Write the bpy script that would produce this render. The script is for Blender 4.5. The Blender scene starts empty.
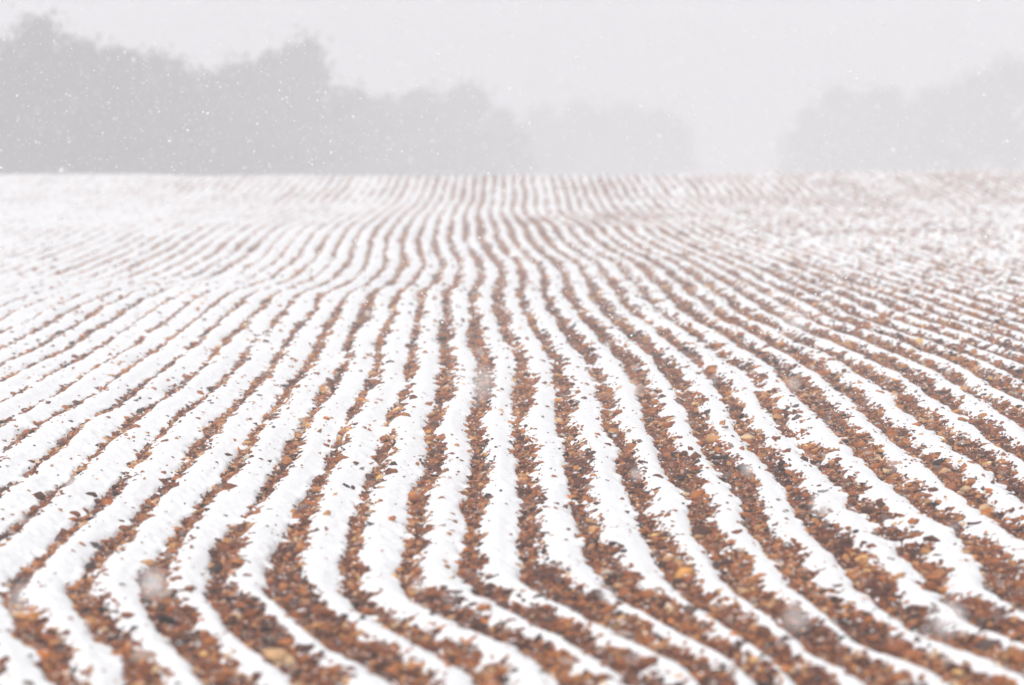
import bpy, math, random
import numpy as np
random.seed(7); rng = np.random.default_rng(11)
S = bpy.context.scene
R = math.radians

# ------------------------------------------------------------------ camera, world, sun, exposure
EYE = 1.765; FPX = 2800.0; YH = 142.0
cam_d = bpy.data.cameras.new('camera'); cam = bpy.data.objects.new('camera', cam_d)
S.collection.objects.link(cam); S.camera = cam
cam_d.sensor_width = 36; cam_d.lens = FPX / 1024 * 36
PITCH = math.atan((342.5 - YH) / FPX)
cam.location = (0, 0, EYE); cam.rotation_euler = (math.pi / 2 - PITCH, 0, 0)
cam_d.clip_start = 0.1; cam_d.clip_end = 3000
cam_d.dof.use_dof = True; cam_d.dof.focus_distance = 16.5; cam_d.dof.aperture_fstop = 98.4 / 50.0
cam_d.dof.aperture_blades = 0

SUN_EL, SUN_AZ = 52.0, 205.0
HAZE_D, HAZE_COL = 0.0086, (0.955, 0.963, 0.99)
w = bpy.data.worlds.new('World'); S.world = w; w.use_nodes = True
nt = w.node_tree; nt.nodes.clear()
sky = nt.nodes.new('ShaderNodeTexSky'); sky.sky_type = 'NISHITA'; sky.sun_disc = False
sky.sun_elevation = R(SUN_EL); sky.sun_rotation = R(SUN_AZ); sky.air_density = 1.5; sky.dust_density = 6
hs = nt.nodes.new('ShaderNodeHueSaturation'); hs.inputs['Saturation'].default_value = 0.12
bg = nt.nodes.new('ShaderNodeBackground'); bg.inputs['Strength'].default_value = 0.13
wo = nt.nodes.new('ShaderNodeOutputWorld')
nt.links.new(sky.outputs[0], hs.inputs['Color']); nt.links.new(hs.outputs[0], bg.inputs[0]); nt.links.new(bg.outputs[0], wo.inputs[0])
sl = bpy.data.lights.new('sun', 'SUN'); sl.energy = 1.2; sl.angle = R(35); sl.color = (1, 0.98, 0.96)
so = bpy.data.objects.new('sun', sl); S.collection.objects.link(so)
so.rotation_euler = (R(90 - SUN_EL), 0, R(180 - SUN_AZ))
S.view_settings.view_transform = 'Standard'; S.view_settings.look = 'None'
S.view_settings.gamma = 1; S.view_settings.exposure = 0.11
S.view_settings.use_curve_mapping = False
S.render.engine = 'CYCLES'
cy = S.cycles
cy.volume_bounces = 2; cy.max_bounces = 8; cy.diffuse_bounces = 6; cy.glossy_bounces = 1
cy.transparent_max_bounces = 4; cy.use_denoising = True; cy.sample_clamp_indirect = 4
cy.caustics_reflective = False; cy.caustics_refractive = False

# ------------------------------------------------------------------ helpers
def tag(o, label=None, cat=None, group=None, kind=None):
    if label: o['label'] = label
    if cat: o['category'] = cat
    if group: o['group'] = group
    if kind: o['kind'] = kind
    return o

def vnoise(x, y, seed=0):
    x = np.asarray(x, float); y = np.asarray(y, float)
    ix = np.floor(x).astype(np.int64); iy = np.floor(y).astype(np.int64)
    fx = x - ix; fy = y - iy
    fx = fx * fx * (3 - 2 * fx); fy = fy * fy * (3 - 2 * fy)
    def h(a, b):
        n = (a * 374761393 + b * 668265263 + seed * 1442695041) & 0xFFFFFFFF
        n = ((n ^ (n >> 13)) * 1274126177) & 0xFFFFFFFF
        n = n ^ (n >> 16)
        return (n & 0xFFFF) / 65535.0
    a = h(ix, iy); b = h(ix + 1, iy); c = h(ix, iy + 1); d = h(ix + 1, iy + 1)
    return (a + (b - a) * fx) * (1 - fy) + (c + (d - c) * fx) * fy      # 0..1

def sn(x, y, seed): return vnoise(x, y, seed) * 2 - 1
def sstep(a, b, x):
    t = np.clip((x - a) / (b - a), 0, 1); return t * t * (3 - 2 * t)

def grid_mesh(name, X, Y, Z, mat, keep=None, smooth=True, attrs=None):
    nr, nc = X.shape
    co = np.stack([X, Y, Z], -1).reshape(-1, 3).astype(np.float32)
    i = np.arange(nr - 1)[:, None] * nc + np.arange(nc - 1)[None, :]
    q = np.stack([i, i + 1, i + nc + 1, i + nc], -1)
    if keep is not None:
        kf = keep[:-1, :-1] | keep[1:, :-1] | keep[:-1, 1:] | keep[1:, 1:]
        q = q[kf]
    q = q.reshape(-1, 4)
    used = np.zeros(len(co), bool); used[q.ravel()] = True
    remap = np.cumsum(used) - 1
    q = remap[q]; co = co[used]
    me = bpy.data.meshes.new(name)
    me.vertices.add(len(co)); me.vertices.foreach_set('co', co.ravel())
    me.loops.add(q.size); me.loops.foreach_set('vertex_index', q.ravel().astype(np.int32))
    me.polygons.add(len(q)); me.polygons.foreach_set('loop_start', np.arange(0, q.size, 4, dtype=np.int32))
    if smooth: me.polygons.foreach_set('use_smooth', np.ones(len(q), bool))
    for an, av in (attrs or {}).items():
        a = me.attributes.new(an, 'FLOAT', 'POINT'); a.data.foreach_set('value', av.ravel()[used].astype(np.float32))
    me.update(calc_edges=True)
    me.materials.append(mat)
    o = bpy.data.objects.new(name, me); S.collection.objects.link(o)
    return o

def tri_mesh(name, co, tri, mat, cols=None, parent=None, smooth=False):
    me = bpy.data.meshes.new(name)
    co = np.asarray(co, np.float32); tri = np.asarray(tri, np.int32)
    me.vertices.add(len(co)); me.vertices.foreach_set('co', co.ravel())
    me.loops.add(tri.size); me.loops.foreach_set('vertex_index', tri.ravel())
    k = tri.shape[1]
    me.polygons.add(len(tri)); me.polygons.foreach_set('loop_start', np.arange(0, tri.size, k, dtype=np.int32))
    if smooth: me.polygons.foreach_set('use_smooth', np.ones(len(tri), bool))
    if cols is not None:
        a = me.color_attributes.new('tone', 'FLOAT_COLOR', 'POINT')
        a.data.foreach_set('color', np.concatenate([cols, np.ones((len(cols), 1))], 1).astype(np.float32).ravel())
    me.update(calc_edges=True); me.materials.append(mat)
    o = bpy.data.objects.new(name, me); S.collection.objects.link(o)
    if parent: o.parent = parent
    return o

def mat(name, col, rough=0.8, spec=0.3):
    m = bpy.data.materials.new(name); m.use_nodes = True
    b = m.node_tree.nodes['Principled BSDF']
    b.inputs['Base Color'].default_value = (*col, 1); b.inputs['Roughness'].default_value = rough
    b.inputs['Specular IOR Level'].default_value = spec
    return m, m.node_tree, b

def ramp(nt_, fac, stops):
    r = nt_.nodes.new('ShaderNodeValToRGB'); e = r.color_ramp.elements
    while len(e) < len(stops): e.new(0.5)
    for el, (p, c) in zip(e, stops): el.position = p; el.color = (*c, 1)
    nt_.links.new(fac, r.inputs[0]); return r.outputs[0]

def noise_node(nt_, scale, detail=3, rough=0.6):
    g = nt_.nodes.new('ShaderNodeTexCoord'); n = nt_.nodes.new('ShaderNodeTexNoise')
    n.inputs['Scale'].default_value = scale; n.inputs['Detail'].default_value = detail; n.inputs['Roughness'].default_value = rough
    nt_.links.new(g.outputs['Object'], n.inputs['Vector']); return n.outputs['Fac']

SOIL = [(0.0, (0.012, 0.005, 0.004)), (0.30, (0.110, 0.031, 0.013)), (0.5, (0.255, 0.078, 0.025)),
        (0.66, (0.39, 0.135, 0.038)), (0.82, (0.48, 0.235, 0.085)), (1.0, (0.58, 0.40, 0.23))]
m_snow, nts, b = mat('snow', (0.865, 0.868, 0.885), 0.75, 0.2)
nf = noise_node(nts, 60, 4)
bp = nts.nodes.new('ShaderNodeBump'); bp.inputs['Strength'].default_value = 0.35; bp.inputs['Distance'].default_value = 0.004
nts.links.new(nf, bp.inputs['Height']); nts.links.new(bp.outputs[0], b.inputs['Normal'])

m_soil, nts, b = mat('soil', (0.2, 0.09, 0.05), 0.85, 0.25)
nts.links.new(ramp(nts, noise_node(nts, 38, 5, 0.75), [(max(0, min(1, 0.5 + (p - 0.5) * 0.5)), c) for p, c in SOIL]), b.inputs['Base Color'])

m_clod, nts, b = mat('clod_earth', (0.2, 0.09, 0.05), 0.8, 0.3)
at = nts.nodes.new('ShaderNodeVertexColor'); at.layer_name = 'tone'
geo = nts.nodes.new('ShaderNodeNewGeometry'); sep = nts.nodes.new('ShaderNodeSeparateXYZ')
nts.links.new(geo.outputs['Normal'], sep.inputs[0])
# a dusting of snow lies on flat tops in scattered spots
mu = nts.nodes.new('ShaderNodeMath'); mu.operation = 'MULTIPLY'; nts.links.new(sep.outputs[2], mu.inputs[0])
nts.links.new(noise_node(nts, 22, 3), mu.inputs[1])
dust = ramp(nts, mu.outputs[0], [(0.0, (0, 0, 0)), (0.53, (0, 0, 0)), (0.57, (1, 1, 1)), (1.0, (1, 1, 1))])
mx = nts.nodes.new('ShaderNodeMix'); mx.data_type = 'RGBA'
nts.links.new(dust, mx.inputs['Factor'])
nts.links.new(at.outputs[0], mx.inputs['A']); mx.inputs['B'].default_value = (0.85, 0.86, 0.88, 1)
nts.links.new(mx.outputs['Result'], b.inputs['Base Color'])

# ------------------------------------------------------------------ the lie of the land
ROW = 0.27
ZK = np.array([[-60, 0], [0, 0], [24, 0], [28, .035], [31, .085], [33.5, .03], [36, -.03], [39, -.01], [43, .03], [48, .09], [52.5, .19],
               [55.5, .185], [59, .15], [63, .14], [68, .20], [73, .33], [77, .58], [80, .745], [82, .75], [86, .6], [95, 0], [120, -1.2], [170, -2.2], [320, -2.6], [600, -2.8]])
def terrain(X, Y):
    X = np.asarray(X, float); Y = np.asarray(Y, float)
    a = np.clip(X / np.maximum(Y, 5), -.3, .3)
    Ys = Y + 6.0 * a * np.clip((Y - 20) / 15, 0, 1) * (1 - np.clip((Y - 60) / 15, 0, 1))
    z = np.interp(Ys - 1.0, ZK[:, 0], ZK[:, 1]) * .25 + np.interp(Ys, ZK[:, 0], ZK[:, 1]) * .5 + np.interp(Ys + 1.0, ZK[:, 0], ZK[:, 1]) * .25
    bump = 0.02 * np.sin(Y * .55 + X * .25) * np.clip((Y - 18) / 12, 0, 1) * np.exp(-(Y - 40) ** 2 / 900)
    crest = np.exp(-((Y - 81) / 12) ** 2)
    bump = bump + .035 * sn(X * .45, Y * .3, 9) * crest
    z = z + bump + crest * (1.2 * (a - .02) * (a > .02) + .9 * (-a) * (a < 0) * .35)
    return z

def world_of(px, py):
    """ground point seen at a photograph pixel (used once, to read the survey of the furrows)"""
    t = np.concatenate([np.arange(6, 90, .05)])
    tx = (px - 512) / FPX; ty = (342.5 - py) / FPX
    dy = math.cos(PITCH) + ty * math.sin(PITCH); dz = -math.sin(PITCH) + ty * math.cos(PITCH)
    X = tx * t / dy * 1.0; Z = EYE + dz / dy * t
    g = terrain(X, t); hit = np.nonzero(Z <= g)[0]
    i = hit[0] if len(hit) else len(t) - 1
    return X[i], t[i]

REF = [(685,668),(677.5,652),(655,607),(630,549.5),(610,519.5),(602,493.5),(585,473.5),(565,468.5),(515,473.5),(470,482),(427,476),(395,481),(360,478.5),(345,474),
       (323,473),(298,472),(296,470),(285,476),(272,478.5),(260,476),(250,470),(240,465.6),(226,465.6),(217,464),(210,466.8),(205,470),(193,474),(181,475)]
PTS = {
-11: [(85,380),(140,350)], -10: [(160,345),(135,362),(107,380),(87,400)],
-9: [(160,372),(140,392),(117,407),(100,420),(77,432),(50,455),(12,490)],
-8: [(210,355),(172,392),(140,412),(107,440),(82,457),(67,480),(37,507),(308,282)],
-7: [(252,345),(225,377),(200,402),(175,425),(160,437),(137,462),(112,495),(92,512),(87,515),(70,537),(50,552),(30,572),(15,597),(20,622),(30,645),(47,665),(65,685),(300,297),(329,282)],
-6: [(242,400),(212,437),(195,455),(180,475),(162,495),(150,527),(112,550),(100,565),(92,582),(85,600),(100,622),(100,640),(122,660),(321,297),(349,282)],
-5: [(318,360),(306,377),(291,392),(273,417),(235,480),(220,492),(207,507),(185,535),(175,565),(160,587),(152,600),(170,635),(195,655),(225,677),(345.6,297),(369,282)],
-4: [(338,362),(323,400),(308,417),(293,437),(286,455),(276,470),(268,487),(261,505),(240,520),(225,560),(220,580),(218,595),(261,627),(281,655),(316,677),(369,297),(391,282),(408,226)],
-3: [(376,357),(371,375),(361,397),(351,417),(341,437),(333,457),(328,470),(313,492),(311,507),(306,522),(293,542),(286,565),(288,585),(303,607),(313,625),(331,640),(356,655),(386,665),(416,680),(397,297),(411.7,282),(424.6,226)],
-2: [(408,352),(411,370),(406,392),(396,412),(386,432),(383,450),(383,467),(373,485),(368,505),(363,522),(353,552),(353,580),(361,600),(371,615),(396,627),(416,640),(436,655),(471,667),(493,680),(420,297),(436,282),(438.7,226)],
-1: [(441,350),(446,370),(443,395),(436,417),(431,437),(433,460),(433,475),(426,495),(421,512),(418,522),(413,545),(413,565),(418,587),(436,605),(461,615),(476,630),(496,642),(524,655),(549,662),(587,675),(444.5,297),(457,282),(451.6,255),(451.6,226)],
1: [(519,352),(517,377),(519,402),(522,440),(524,457),(527,485),(529,510),(522,527),(529,545),(534,567),(549,585),(569,602),(592,615),(617,625),(642,637),(662,647),(682,662),(712,680),(494,297),(498.5,282),(486.7,255),(481,243),(477,226)],
2: [(544,352),(557,375),(562,400),(567,427),(572,450),(579,477),(584,505),(582,522),(589,545),(604,570),(622,585),(647,602),(667,615),(687,627),(709,652),(518,297),(522,282),(509,255),(496,243),(492.6,226)],
3: [(589,352),(599,375),(604,400),(612,427),(624,450),(629,477),(637,502),(644,530),(662,550),(674,575),(694,595),(707,615),(724,632),(744,650),(545.7,282),(530,255),(516,243),(509,226)],
4: [(637,372),(644,390),(654,410),(662,432),(677,465),(687,485),(697,507),(702,522),(719,542),(737,562),(752,582),(764,605),(783,620),(800,640),(818,662),(833,680),(569,282),(545.7,255),(531.6,243),(523,226)],
5: [(644,347),(664,362),(677,380),(692,402),(707,430),(719,452),(732,480),(752,500),(759,532),(778,545),(795,567),(810,587),(835,607),(848,620),(863,640),(880,665),(585.6,282),(582,273),(545.7,243),(536,226)],
6: [(697,360),(712,380),(724,402),(744,427),(759,445),(764,465),(773,467),(783,482),(798,505),(813,522),(828,542),(848,560),(872,582),(898,610),(928,637),(958,665),(608,283),(598.5,270),(558,243)],
7: [(722,355),(749,382),(764,402),(778,412),(798,445),(815,465),(833,485),(868,505),(905,555),(943,595),(975,628),(612.5,260),(622,274),(641,294),(651.6,310),(589,243),(578.5,226)],
8: [(744,347),(764,357),(788,375),(813,400),(830,422),(855,445),(875,465),(900,485),(928,505),(970,537),(1005,563),(629,262),(645.7,275),(655,281),(665.6,290),(682,305.6),(691,312.7),(605.5,243)],
9: [(805,357),(825,372),(848,395),(873,412),(898,432),(923,455),(948,477),(975,497),(1010,522),(656,263),(672.7,276),(691,287),(703,298.6),(717,309)],
10: [(855,367),(888,387),(908,400),(933,425),(958,442),(980,460),(998,477),(1018,495),(676,262),(687,269),(701,278.7),(712.5,287)],
11: [(875,352),(903,370),(928,385),(953,402),(980,420),(1005,445),(698.5,263),(709,270.5),(719.6,276)],
12: [(953,372),(998,405)],
}
ref = np.array([world_of(x, y) for y, x in REF]); o_ = np.argsort(ref[:, 1]); ref = ref[o_]
_l = np.linspace(math.log(4), math.log(95), 1600); _w = np.interp(np.exp(_l), ref[:, 1], ref[:, 0] / ROW)
_k = np.exp(-(np.arange(-40, 41) * (_l[1] - _l[0]) / .022) ** 2 / 2); _w = np.convolve(np.pad(_w, 40, mode='edge'), _k / _k.sum(), 'valid')
def W0(Y): return np.interp(np.log(Y), _l, _w)
cp = []
for k, L in PTS.items():
    for x, y in L:
        X, Y = world_of(x, y); cp.append((X / Y, math.log(Y), X / ROW - W0(Y) - k))
for X, Y in ref: cp.append((X / Y, math.log(Y), 0.0))
cp = np.array(cp)
# smooth correction on a regular grid in (bearing, log distance)
GA = np.linspace(-.30, .30, 61); GL = np.linspace(math.log(5), math.log(90), 150)
ga, gl = np.meshgrid(GA, GL, indexing='ij')
num = np.zeros_like(ga); den = np.full_like(ga, 0.002)
for a_, l_, r_ in cp:
    wgt = np.exp(-((ga - a_) / .018) ** 2 / 2 - ((gl - l_) / .035) ** 2 / 2) + .05 * np.exp(-((ga - a_) / .06) ** 2 / 2 - ((gl - l_) / .09) ** 2 / 2) + .003 * np.exp(-((ga - a_) / .16) ** 2 / 2 - ((gl - l_) / .06) ** 2 / 2)
    num += wgt * r_; den += wgt
GC = np.clip(num / den, -1.2, 1.2)
def corr(X, Y):
    a = np.clip((X / Y - GA[0]) / (GA[1] - GA[0]), 0, len(GA) - 1.001); l = np.clip((np.log(Y) - GL[0]) / (GL[1] - GL[0]), 0, len(GL) - 1.001)
    i = a.astype(int); j = l.astype(int); fa = a - i; fl = l - j
    return (GC[i, j] * (1 - fa) + GC[i + 1, j] * fa) * (1 - fl) + (GC[i, j + 1] * (1 - fa) + GC[i + 1, j + 1] * fa) * fl
def furrow(X, Y):
    """furrow number (fractional) at a place in the field"""
    Yc = np.maximum(Y, 5.0)
    return X / ROW - W0(Yc) - corr(X, Yc) + .05 * sn(X * .9, Y * .7, 5) + .085 * sn(X * 3.0, Y * .8, 7) * sstep(60, 35, Yc) + .10 * sstep(56, 66, Yc) * sn(X * 1.6, Y * .6, 6)

ROWW = {-12: .5, -11: .6, -10: .7, -9: .75, -8: .9, -7: 1.0, -6: .95, -5: .9, -4: 1.25, -3: .9, -2: 1.0, -1: 1.15, 0: 1.1, 1: 1.3, 2: 1.05, 3: 1.05,
        4: 1.25, 5: 1.3, 6: 1.0, 7: .95, 8: 1.35, 9: 1.2, 10: 1.1, 11: 1.25, 12: 1.0}
RK = np.arange(-60, 61); RW = np.array([ROWW.get(int(k), .85 + .5 * random.random()) for k in RK])

BARE = [world_of(px, py) + (r_, v_) for px, py, r_, v_ in ((252, 615, .28, .32), (228, 555, .3, .16), (300, 655, .3, .2), (560, 600, .25, .2), (40, 410, .5, .2), (640, 470, .4, .12), (8, 432, .25, .3), (905, 640, .3, .25), (420, 230, 2.5, .1), (500, 186, 3, .12))]

def fields(X, Y):
    """soil height, snow thickness (signed, negative where earth is bare), bare mask"""
    u = furrow(X, Y); k = np.round(u); q = u - k                     # q = 0 in the middle of a bare strip
    a = X / np.maximum(Y, 5)
    e = .278 + .46 * a - .10 * sstep(25, 42, Y) * sstep(.03, .12, a) * sstep(62, 50, Y)                                               # more bare earth towards the right
    e = e + (.16 + .6 * np.maximum(-a, 0)) * sstep(13, 9.5, Y) + (-.03 + .07 * sstep(0, -.12, a)) * sstep(24, 45, Y) + .07 * sstep(62, 74, Y)
    for bx, by, br, bv in BARE: e = e + bv * np.exp(-((X - bx) ** 2 + ((Y - by) / 1.6) ** 2) / (2 * br * br))
    e = e * RW[np.clip(k.astype(int) + 60, 0, 120)]
    far = sstep(28, 60, Y)
    e = e + .14 * sn(X * 1.3 + k * 7.1, Y * .40, 21) + .10 * sn(X * 3 + k * 3.3, Y * 1.7, 22) + .12 * far * sn(X * .8, Y * .5, 23) + .11 * far * sn(X * 2.2, Y * .8, 24)
    e = np.clip(e, .07, .72)
    n = .6 * sn(X * 8, Y * 5, 31) + .45 * sn(X * 22, Y * 15, 32) + .28 * sn(X * 60, Y * 45, 33)
    patch = np.maximum(sstep(.02, .14, a) * sstep(18, 34, Y), 1.2 * sstep(58, 66, Y))
    n = n * (1 + .7 * patch + 1.2 * (k == 7))
    dl = (-q) - e / 2; dr = q - e / 2                                # signed distances, left edge / right edge
    d = np.maximum(dl, dr)
    isl = .13 * sstep(.45, .85, sn(X * 9, Y * 6, 34)) + .05 * sstep(.4, .85, sn(X * 26, Y * 20, 35))   # islands of snow caught among the clods
    nl = n * .095 + isl; nr = n * .20 + isl
    tl = .024 * (1 - np.exp(-np.maximum(dl + nl, 0) / .035)); tr = .024 * (1 - np.exp(-np.maximum(dr + nr, 0) / .11))
    left = q < 0
    w_ = sstep(-.5 * e - .02, .5 * e + .02, q)                       # pass from one edge to the other inside the strip
    dd = np.where(d < 0, (dl + nl) * (1 - w_) + (dr + nr) * w_ , np.where(left, dl + nl, dr + nr))
    dd = np.where(d < 0, np.maximum(dl + nl * 1.0, dr + nr * 1.0), dd)
    t = np.where(dl > dr, tl, tr)
    mid = sstep(.34, .5, np.abs(q)); t = t * (1 - mid) + .0235 * mid * (dd > 0)
    t = np.where(dd > 0, t, np.maximum(dd * .25, -.03))
    A = .017 + .005 * sn(X * .8, Y * .5, 41)
    soil = terrain(X, Y) - A * np.cos(2 * np.pi * (q + .14)) + .010 * sn(X * 3.1, Y * 2.4, 42)
    return soil, t, d, a

m_ground, nts, b = mat('snowy_ground', (0.9, 0.905, 0.92), 0.8, 0.2)
tc = nts.nodes.new('ShaderNodeTexCoord'); sp = nts.nodes.new('ShaderNodeSeparateXYZ'); nts.links.new(tc.outputs['Object'], sp.inputs[0])
m1 = nts.nodes.new('ShaderNodeMath'); m1.operation = 'MULTIPLY'; m1.inputs[1].default_value = 2 * math.pi / ROW; nts.links.new(sp.outputs[0], m1.inputs[0])
m2 = nts.nodes.new('ShaderNodeMath'); m2.operation = 'SINE'; nts.links.new(m1.outputs[0], m2.inputs[0])
m3 = nts.nodes.new('ShaderNodeMath'); m3.operation = 'MULTIPLY_ADD'; m3.inputs[1].default_value = .25; nts.links.new(m2.outputs[0], m3.inputs[0]); nts.links.new(noise_node(nts, 9, 4), m3.inputs[2])
nts.links.new(ramp(nts, m3.outputs[0], [(0, (.9, .9, .92)), (.62, (.9, .9, .92)), (.66, (.22, .1, .06)), (1, (.25, .11, .06))]), b.inputs['Base Color'])
gx = np.concatenate([np.arange(-240, -40, 8.), np.arange(-40, 40, .8), np.arange(40, 241, 8.)])
gy = np.concatenate([np.arange(-18, 90, 1.), np.arange(90, 325, 4.)])
GX, GY = np.meshgrid(gx, gy)
ground = grid_mesh('ground', GX, GY, terrain(GX, GY) - .11, m_ground); tag(ground, kind='structure')

def patch_grid(nr, nc, y0=5.6, y1=84):
    Y = np.exp(np.linspace(math.log(y0), math.log(y1), nr))[:, None]
    t = np.linspace(-1, 1, nc)[None, :]
    X = t * (.212 * Y + 1.3)
    return X, np.broadcast_to(Y, X.shape).copy()

X, Y = patch_grid(1500, 1300)
so_, t, d, a = fields(X, Y)
lump = 0.0048 * sn(X * 13, Y * 10, 51) + .0042 * sn(X * 34, Y * 27, 52) + .0024 * sn(X * 80, Y * 60, 53)
snow = grid_mesh('snow_cover', X, Y, so_ + t + lump * sstep(0, .02, t), m_snow, keep=t > -.012); tag(snow, kind='structure')
X, Y = patch_grid(900, 900)
so_, t, d, a = fields(X, Y)
bare = t < 0
rough = .008 * sn(X * 30, Y * 24, 61) + .005 * sn(X * 70, Y * 55, 62)
field = grid_mesh('ploughed_field', X, Y, so_ + rough * (t < .004) - .004 - .01 * sstep(0, .02, t), m_soil); tag(field, kind='structure')

# ------------------------------------------------------------------ clods of earth
def ico():
    p = (1 + 5 ** .5) / 2
    v = np.array([(-1, p, 0), (1, p, 0), (-1, -p, 0), (1, -p, 0), (0, -1, p), (0, 1, p), (0, -1, -p), (0, 1, -p), (p, 0, -1), (p, 0, 1), (-p, 0, -1), (-p, 0, 1)], float)
    v /= np.linalg.norm(v[0])
    f = np.array([(0, 11, 5), (0, 5, 1), (0, 1, 7), (0, 7, 10), (0, 10, 11), (1, 5, 9), (5, 11, 4), (11, 10, 2), (10, 7, 6), (7, 1, 8), (3, 9, 4), (3, 4, 2), (3, 2, 6), (3, 6, 8), (3, 8, 9), (4, 9, 5), (2, 4, 11), (6, 2, 10), (8, 6, 7), (9, 8, 1)])
    return v, f
IV, IF = ico()
def scatter_y(n, y0, y1, power):
    """distances with density per square metre falling as Y**-power in a wedge"""
    u_ = rng.random(n); e_ = 2 - power
    return (y0 ** e_ + u_ * (y1 ** e_ - y0 ** e_)) ** (1 / e_)
def rand_rot(n):
    q = rng.normal(size=(n, 4)); q /= np.linalg.norm(q, axis=1)[:, None]
    w_, x, y, z = q.T
    return np.stack([np.stack([1 - 2 * (y * y + z * z), 2 * (x * y - z * w_), 2 * (x * z + y * w_)], -1), np.stack([2 * (x * y + z * w_), 1 - 2 * (x * x + z * z), 2 * (y * z - x * w_)], -1), np.stack([2 * (x * z - y * w_), 2 * (y * z + x * w_), 1 - 2 * (x * x + y * y)], -1)], 1)
SC = np.array([c for _, c in SOIL]); SP = np.array([p for p, _ in SOIL])
def soil_col(v): return np.stack([np.interp(v, SP, SC[:, i]) for i in range(3)], -1)

def clods(N):
    Yc = scatter_y(N, 7.5, 82, 1.45); Xc = rng.uniform(-1, 1, N) * (.20 * Yc + .7)
    so2, t2, d2, a2 = fields(Xc, Yc)
    keep = (t2 < 0) | (rng.random(N) < np.where(t2 < .008, .6, np.where(t2 < .017, .30, .024 * np.clip(1.4 - Yc / 40, .15, 1))))
    Xc, Yc, so2, t2 = Xc[keep], Yc[keep], so2[keep], t2[keep]; n = len(Xc)
    size = .0064 * np.exp(rng.normal(0, .5, n)) * np.clip(Yc / 15, .95, 2.4) ** .6
    size = np.where((rng.random(n) < .02), size * 2.0, size); size = np.minimum(size, .027)
    size = np.where(t2 > .003, np.minimum(size * .95, .02), size)
    v = IV[None] * (1 + rng.uniform(-.5, .5, (n, 12, 1))) + rng.normal(0, .09, (n, 12, 3))
    v = v * (size[:, None, None] * rng.uniform(.45, 1.6, (n, 1, 3)))
    v = np.einsum('nij,nkj->nki', rand_rot(n), v)
    v *= np.array([1.2, 1.0, .8])
    zc = so2 + size * rng.uniform(-.2, .7, n) + np.where(t2 > 0, t2 * rng.uniform(.5, 1.0, n), 0)
    v[:, :, 0] += Xc[:, None]; v[:, :, 1] += Yc[:, None]; v[:, :, 2] += zc[:, None]
    tone = np.clip(rng.normal(.47, .22, n) + .12 * sn(Xc * 2, Yc * 1.5, 71), 0, 1)
    col = soil_col(tone)
    hue = rng.random(n)
    col = np.where((hue < .06)[:, None], col * .4 + col.mean(1, keepdims=True) * .75, col)
    col = np.where((hue > .90)[:, None], col * np.array([1.25, 1.15, .75]), col)
    cols = np.repeat(col[:, None], 12, 1) * rng.uniform(.75, 1.25, (n, 12, 1))
    tri = IF[None] + (np.arange(n) * 12)[:, None, None]
    print('clods', n)
    return tri_mesh('soil_clods', v.reshape(-1, 3), tri.reshape(-1, 3), m_clod, cols.reshape(-1, 3))
tag(clods(1150000), kind='stuff')

# ------------------------------------------------------------------ far trees
m_bark, nts, b = mat('bark', (0.05, 0.042, 0.036), 0.9, 0.1)
nts.links.new(ramp(nts, noise_node(nts, 9, 4), [(.3, (.03, .026, .022)), (.7, (.09, .075, .06))]), b.inputs['Base Color'])
m_twig, nts, b = mat('twigs_and_leaves', (0.06, 0.05, 0.04), 0.9, 0.1)
nts.links.new(ramp(nts, noise_node(nts, 1.5, 3), [(.3, (.04, .036, .032)), (.7, (.085, .07, .055))]), b.inputs['Base Color'])

def limb(verts, faces, p, q, r0, r1, n=7):
    p = np.array(p, float); q = np.array(q, float); ax = q - p; L = np.linalg.norm(ax); ax /= L
    s = np.cross(ax, [.3, .9, .1]); s /= np.linalg.norm(s); c = np.cross(ax, s); b0 = len(verts)
    for (c0, r) in ((p, r0), (q, r1)):
        for i in range(n):
            th = 2 * math.pi * i / n; verts.append(c0 + r * (s * math.cos(th) + c * math.sin(th)))
    for i in range(n): faces.append((b0 + i, b0 + (i + 1) % n, b0 + n + (i + 1) % n, b0 + n + i))

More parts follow.
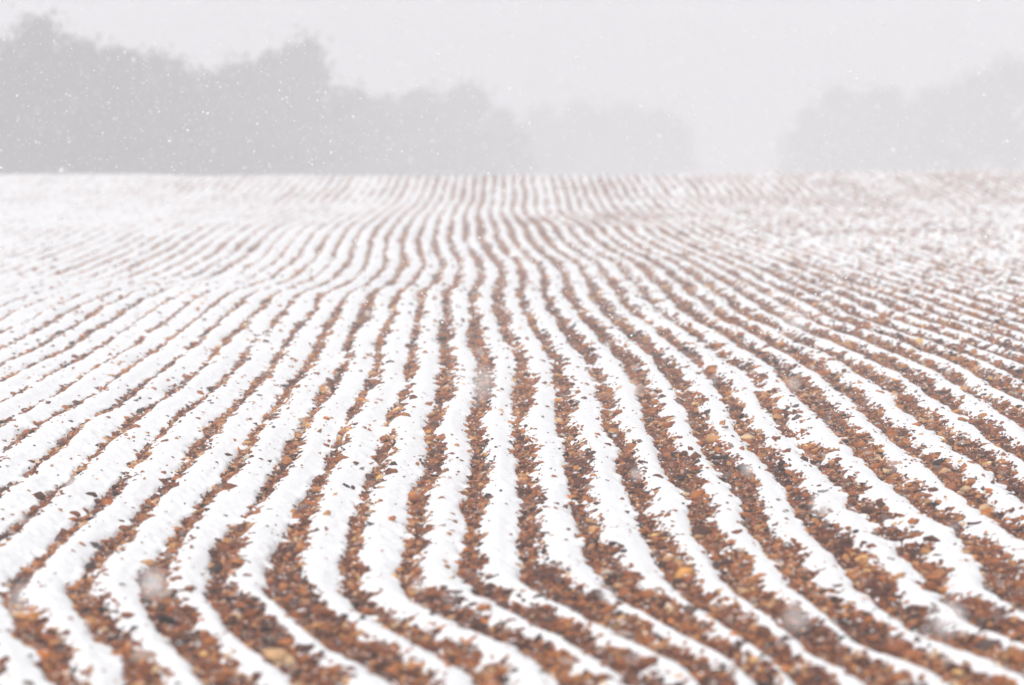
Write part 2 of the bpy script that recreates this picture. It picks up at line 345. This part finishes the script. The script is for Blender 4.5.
def tree(x, y, h, wid, name, label, cat, group, dens=1.0, lean=0.0):
    z = float(terrain(x, y)) - .15
    e = bpy.data.objects.new(name, None); S.collection.objects.link(e); e.location = (x, y, z)
    tag(e, label, cat, group)
    V, F, tips = [], [], []
    hf = h * random.uniform(.28, .36); r0 = .035 * h
    limb(V, F, (0, 0, 0), (lean * .3, 0, hf), r0, r0 * .75); limb(V, F, (lean * .3, 0, hf), (lean, .1, h * .72), r0 * .75, r0 * .25)
    for i in range(11):
        th = i * 2.4 + random.random(); f = random.uniform(.2, .65); z0 = h * f; L = wid * random.uniform(.3, .5)
        p = (lean * f, 0, z0); q = (lean * f + math.cos(th) * L, math.sin(th) * L, z0 + L * random.uniform(.25, .8))
        limb(V, F, p, q, r0 * .35, r0 * .12, 5); tips.append(q)
        for j in range(3):
            th2 = th + random.uniform(-.9, .9); L2 = L * .55
            m = tuple(np.array(p) + (np.array(q) - np.array(p)) * random.uniform(.5, 1))
            q2 = (m[0] + math.cos(th2) * L2, m[1] + math.sin(th2) * L2, m[2] + L2 * random.uniform(.2, 1)); limb(V, F, m, q2, r0 * .12, r0 * .04, 4); tips.append(q2)
    trunk = tri_mesh('trunk', V, F, m_bark, parent=e)
    # crown: twig clumps in an uneven ellipsoid reaching low, as hedgerow trees do
    nc = int(46 * dens); cs = []
    for i in range(nc):
        th = random.uniform(0, 2 * math.pi); zz = random.random() ** .8
        prof = math.sin(math.pi * min(1, .16 + .84 * zz) ** .9) ** .55 if zz < .98 else .2
        rr = wid * .5 * prof * math.sqrt(random.random()) * .92
        cs.append((lean * zz + rr * math.cos(th), rr * math.sin(th), .06 * h + zz * h * .86))
    cs = np.array(cs); n = int(5200 * dens)
    ci = rng.integers(0, nc, n); rad = wid * .13 * rng.uniform(.7, 1.35, nc)[ci]
    dv = rng.normal(size=(n, 3)); dv /= np.linalg.norm(dv, axis=1)[:, None]
    ctr = cs[ci] + dv * (rad * rng.random(n) ** .45 * np.where(rng.random(n) < .25, rng.uniform(1, 2.2, n), 1))[:, None]
    ctr[:, 2] = np.clip(ctr[:, 2], .1, h * 1.06)
    Rm = rand_rot(n); sz = rng.uniform(.08, .17, n)[:, None, None]
    quad = np.array([(-1.2, 0, 0), (0, -.6, .1), (1.2, 0, 0), (0, .6, -.1)])[None] * sz
    v = np.einsum('nij,nkj->nki', Rm, quad) + ctr[:, None]
    crown = tri_mesh('crown', v.reshape(-1, 3), np.arange(n * 4).reshape(-1, 4), m_twig, parent=e)
    return e

def tree_at(px, ytop, D, wpx, *args, **kw):
    x = (px - 512) / FPX * D; z = float(terrain(x, D)) - .15
    h = EYE + (YH - ytop) / FPX * D - z
    return tree(x, D, h / .97, wpx / FPX * D, *args, **kw)

GL_, GM_, GR_ = 'trees of the left wood edge behind the crest', 'trees of the far middle clump behind the crest', 'trees of the right wood edge behind the crest'
TREES = [  # photo column, treetop row, distance, width in pixels, label, group
 (2, 44, 112, 88, 'dark hazy tree cut by the left edge of the photo', GL_), (40, 24, 112, 92, 'tallest and darkest hazy tree, high on the far left', GL_),
 (86, 38, 113, 80, 'broad hazy tree just right of the tallest one on the far left', GL_), (128, 50, 115, 76, 'hazy tree on the falling slope of canopy right of the tallest tree', GL_),
 (168, 56, 117, 74, 'hazy tree standing third to the right of the tallest tree', GL_), (206, 70, 119, 70, 'hazy tree in the shallow dip of the canopy left of the round domed tree', GL_),
 (240, 64, 121, 64, 'hazy tree touching the left flank of the round domed tree', GL_), (270, 56, 121, 54, 'shoulder tree joined to the left of the round domed tree', GL_),
 (303, 42, 121, 84, 'round domed hazy tree standing proud above the middle of the left wood edge', GL_), (350, 92, 128, 66, 'low hazy tree right under the domed tree on its right', GL_),
 (384, 97, 131, 60, 'low hazy tree second to the right of the domed tree', GL_), (422, 92, 132, 66, 'round low hazy tree above the dark wavering furrows at the crest', GL_),
 (470, 90, 134, 74, 'broad low hazy tree near the right end of the left wood edge', GL_), (504, 112, 142, 44, 'small pale tree ending the left wood edge beside the gap', GL_),
 (540, 110, 165, 60, 'faint tree at the left end of the pale middle clump', GM_), (582, 106, 168, 66, 'faint tree second from the left in the pale middle clump', GM_),
 (624, 108, 170, 66, 'faint tree third from the left in the pale middle clump', GM_), (662, 112, 168, 58, 'faint rounded tree at the right end of the pale middle clump', GM_),
 (808, 112, 152, 52, 'pale tree at the left end of the right wood edge', GR_), (842, 90, 150, 68, 'rounded hazy tree second from the left in the right wood edge', GR_),
 (886, 90, 148, 70, 'flat topped hazy tree third from the left in the right wood edge', GR_), (930, 92, 146, 66, 'hazy tree just before the canopy of the right wood edge starts to rise', GR_),
 (970, 76, 142, 72, 'hazy tree where the right wood edge rises towards the photo edge', GR_), (1010, 64, 140, 84, 'tallest hazy tree of the right wood edge beside the photo edge', GR_),
]
for px, yt, D, wp, lab, g in TREES:
    D = D * float(np.interp(px, [0, 240, 350, 504, 530, 660, 800], [1.07, 1.16, 1.28, 1.38, 1.40, 1.42, 1.48]))
    tree_at(px, yt, D, wp * 1.35, 'hazy_tree', lab, 'tree', g, dens=1.7, lean=random.uniform(-.3, .3))

# ------------------------------------------------------------------ falling snow
m_flake, nts, b = mat('snowflake', (0.99, 0.99, 0.995), 0.7, 0.1)
tr_ = nts.nodes.new('ShaderNodeBsdfTranslucent'); tr_.inputs[0].default_value = (.99, .99, .995, 1)      # thin ice lets light through
ms_ = nts.nodes.new('ShaderNodeMixShader'); ms_.inputs[0].default_value = .5; om_ = nts.nodes['Material Output']
nts.links.new(b.outputs[0], ms_.inputs[1]); nts.links.new(tr_.outputs[0], ms_.inputs[2]); nts.links.new(ms_.outputs[0], om_.inputs['Surface'])
def flakes(N, y0, y1, s0, sig, smax, top=None):
    Yf = (y0 ** 2.2 + rng.random(N) * (y1 ** 2.2 - y0 ** 2.2)) ** (1 / 2.2)
    Xf = rng.uniform(-1, 1, N) * (.2 * Yf + .7)
    zt = terrain(Xf, Yf) + .05; Zf = zt + rng.random(N) * ((EYE + .07 * Yf + .5 if top is None else top) - zt)
    s = np.minimum(s0 * np.exp(rng.normal(0, sig, N)), smax)
    v = IV[None] * (1 + rng.uniform(-.4, .4, (N, 12, 1))) * (s[:, None, None] * rng.uniform(.5, 1.3, (N, 1, 3)))
    v = np.einsum('nij,nkj->nki', rand_rot(N), v) + np.stack([Xf, Yf, Zf], -1)[:, None]
    return v
fv = np.concatenate([flakes(32000, 7.0, 34, .0033, .42, .008), flakes(90, 3.4, 8, .011, .3, .016, 1.62)])
n = len(fv)
fl = tri_mesh('falling_snow', fv.reshape(-1, 3), (IF[None] + (np.arange(n) * 12)[:, None, None]).reshape(-1, 3), m_flake)
tag(fl, kind='stuff')

# ------------------------------------------------------------------ haze
bpy.ops.mesh.primitive_cube_add(size=1, location=(0, 152, 8.2)); hz = bpy.context.object
hz.name = 'haze'; hz.data.name = 'haze'; hz.scale = (500, 350, 24.4)
m = bpy.data.materials.new('haze'); m.use_nodes = True; nth = m.node_tree; nth.nodes.clear()
pv = nth.nodes.new('ShaderNodeVolumePrincipled'); ou = nth.nodes.new('ShaderNodeOutputMaterial')
pv.inputs['Color'].default_value = (*HAZE_COL, 1); pv.inputs['Density'].default_value = HAZE_D; pv.inputs['Anisotropy'].default_value = 0.0
nth.links.new(pv.outputs[0], ou.inputs['Volume']); hz.data.materials.append(m)
tag(hz, kind='stuff')
print('treetop', max((e.location.z + 12) for e in S.objects if e.type == 'EMPTY'))
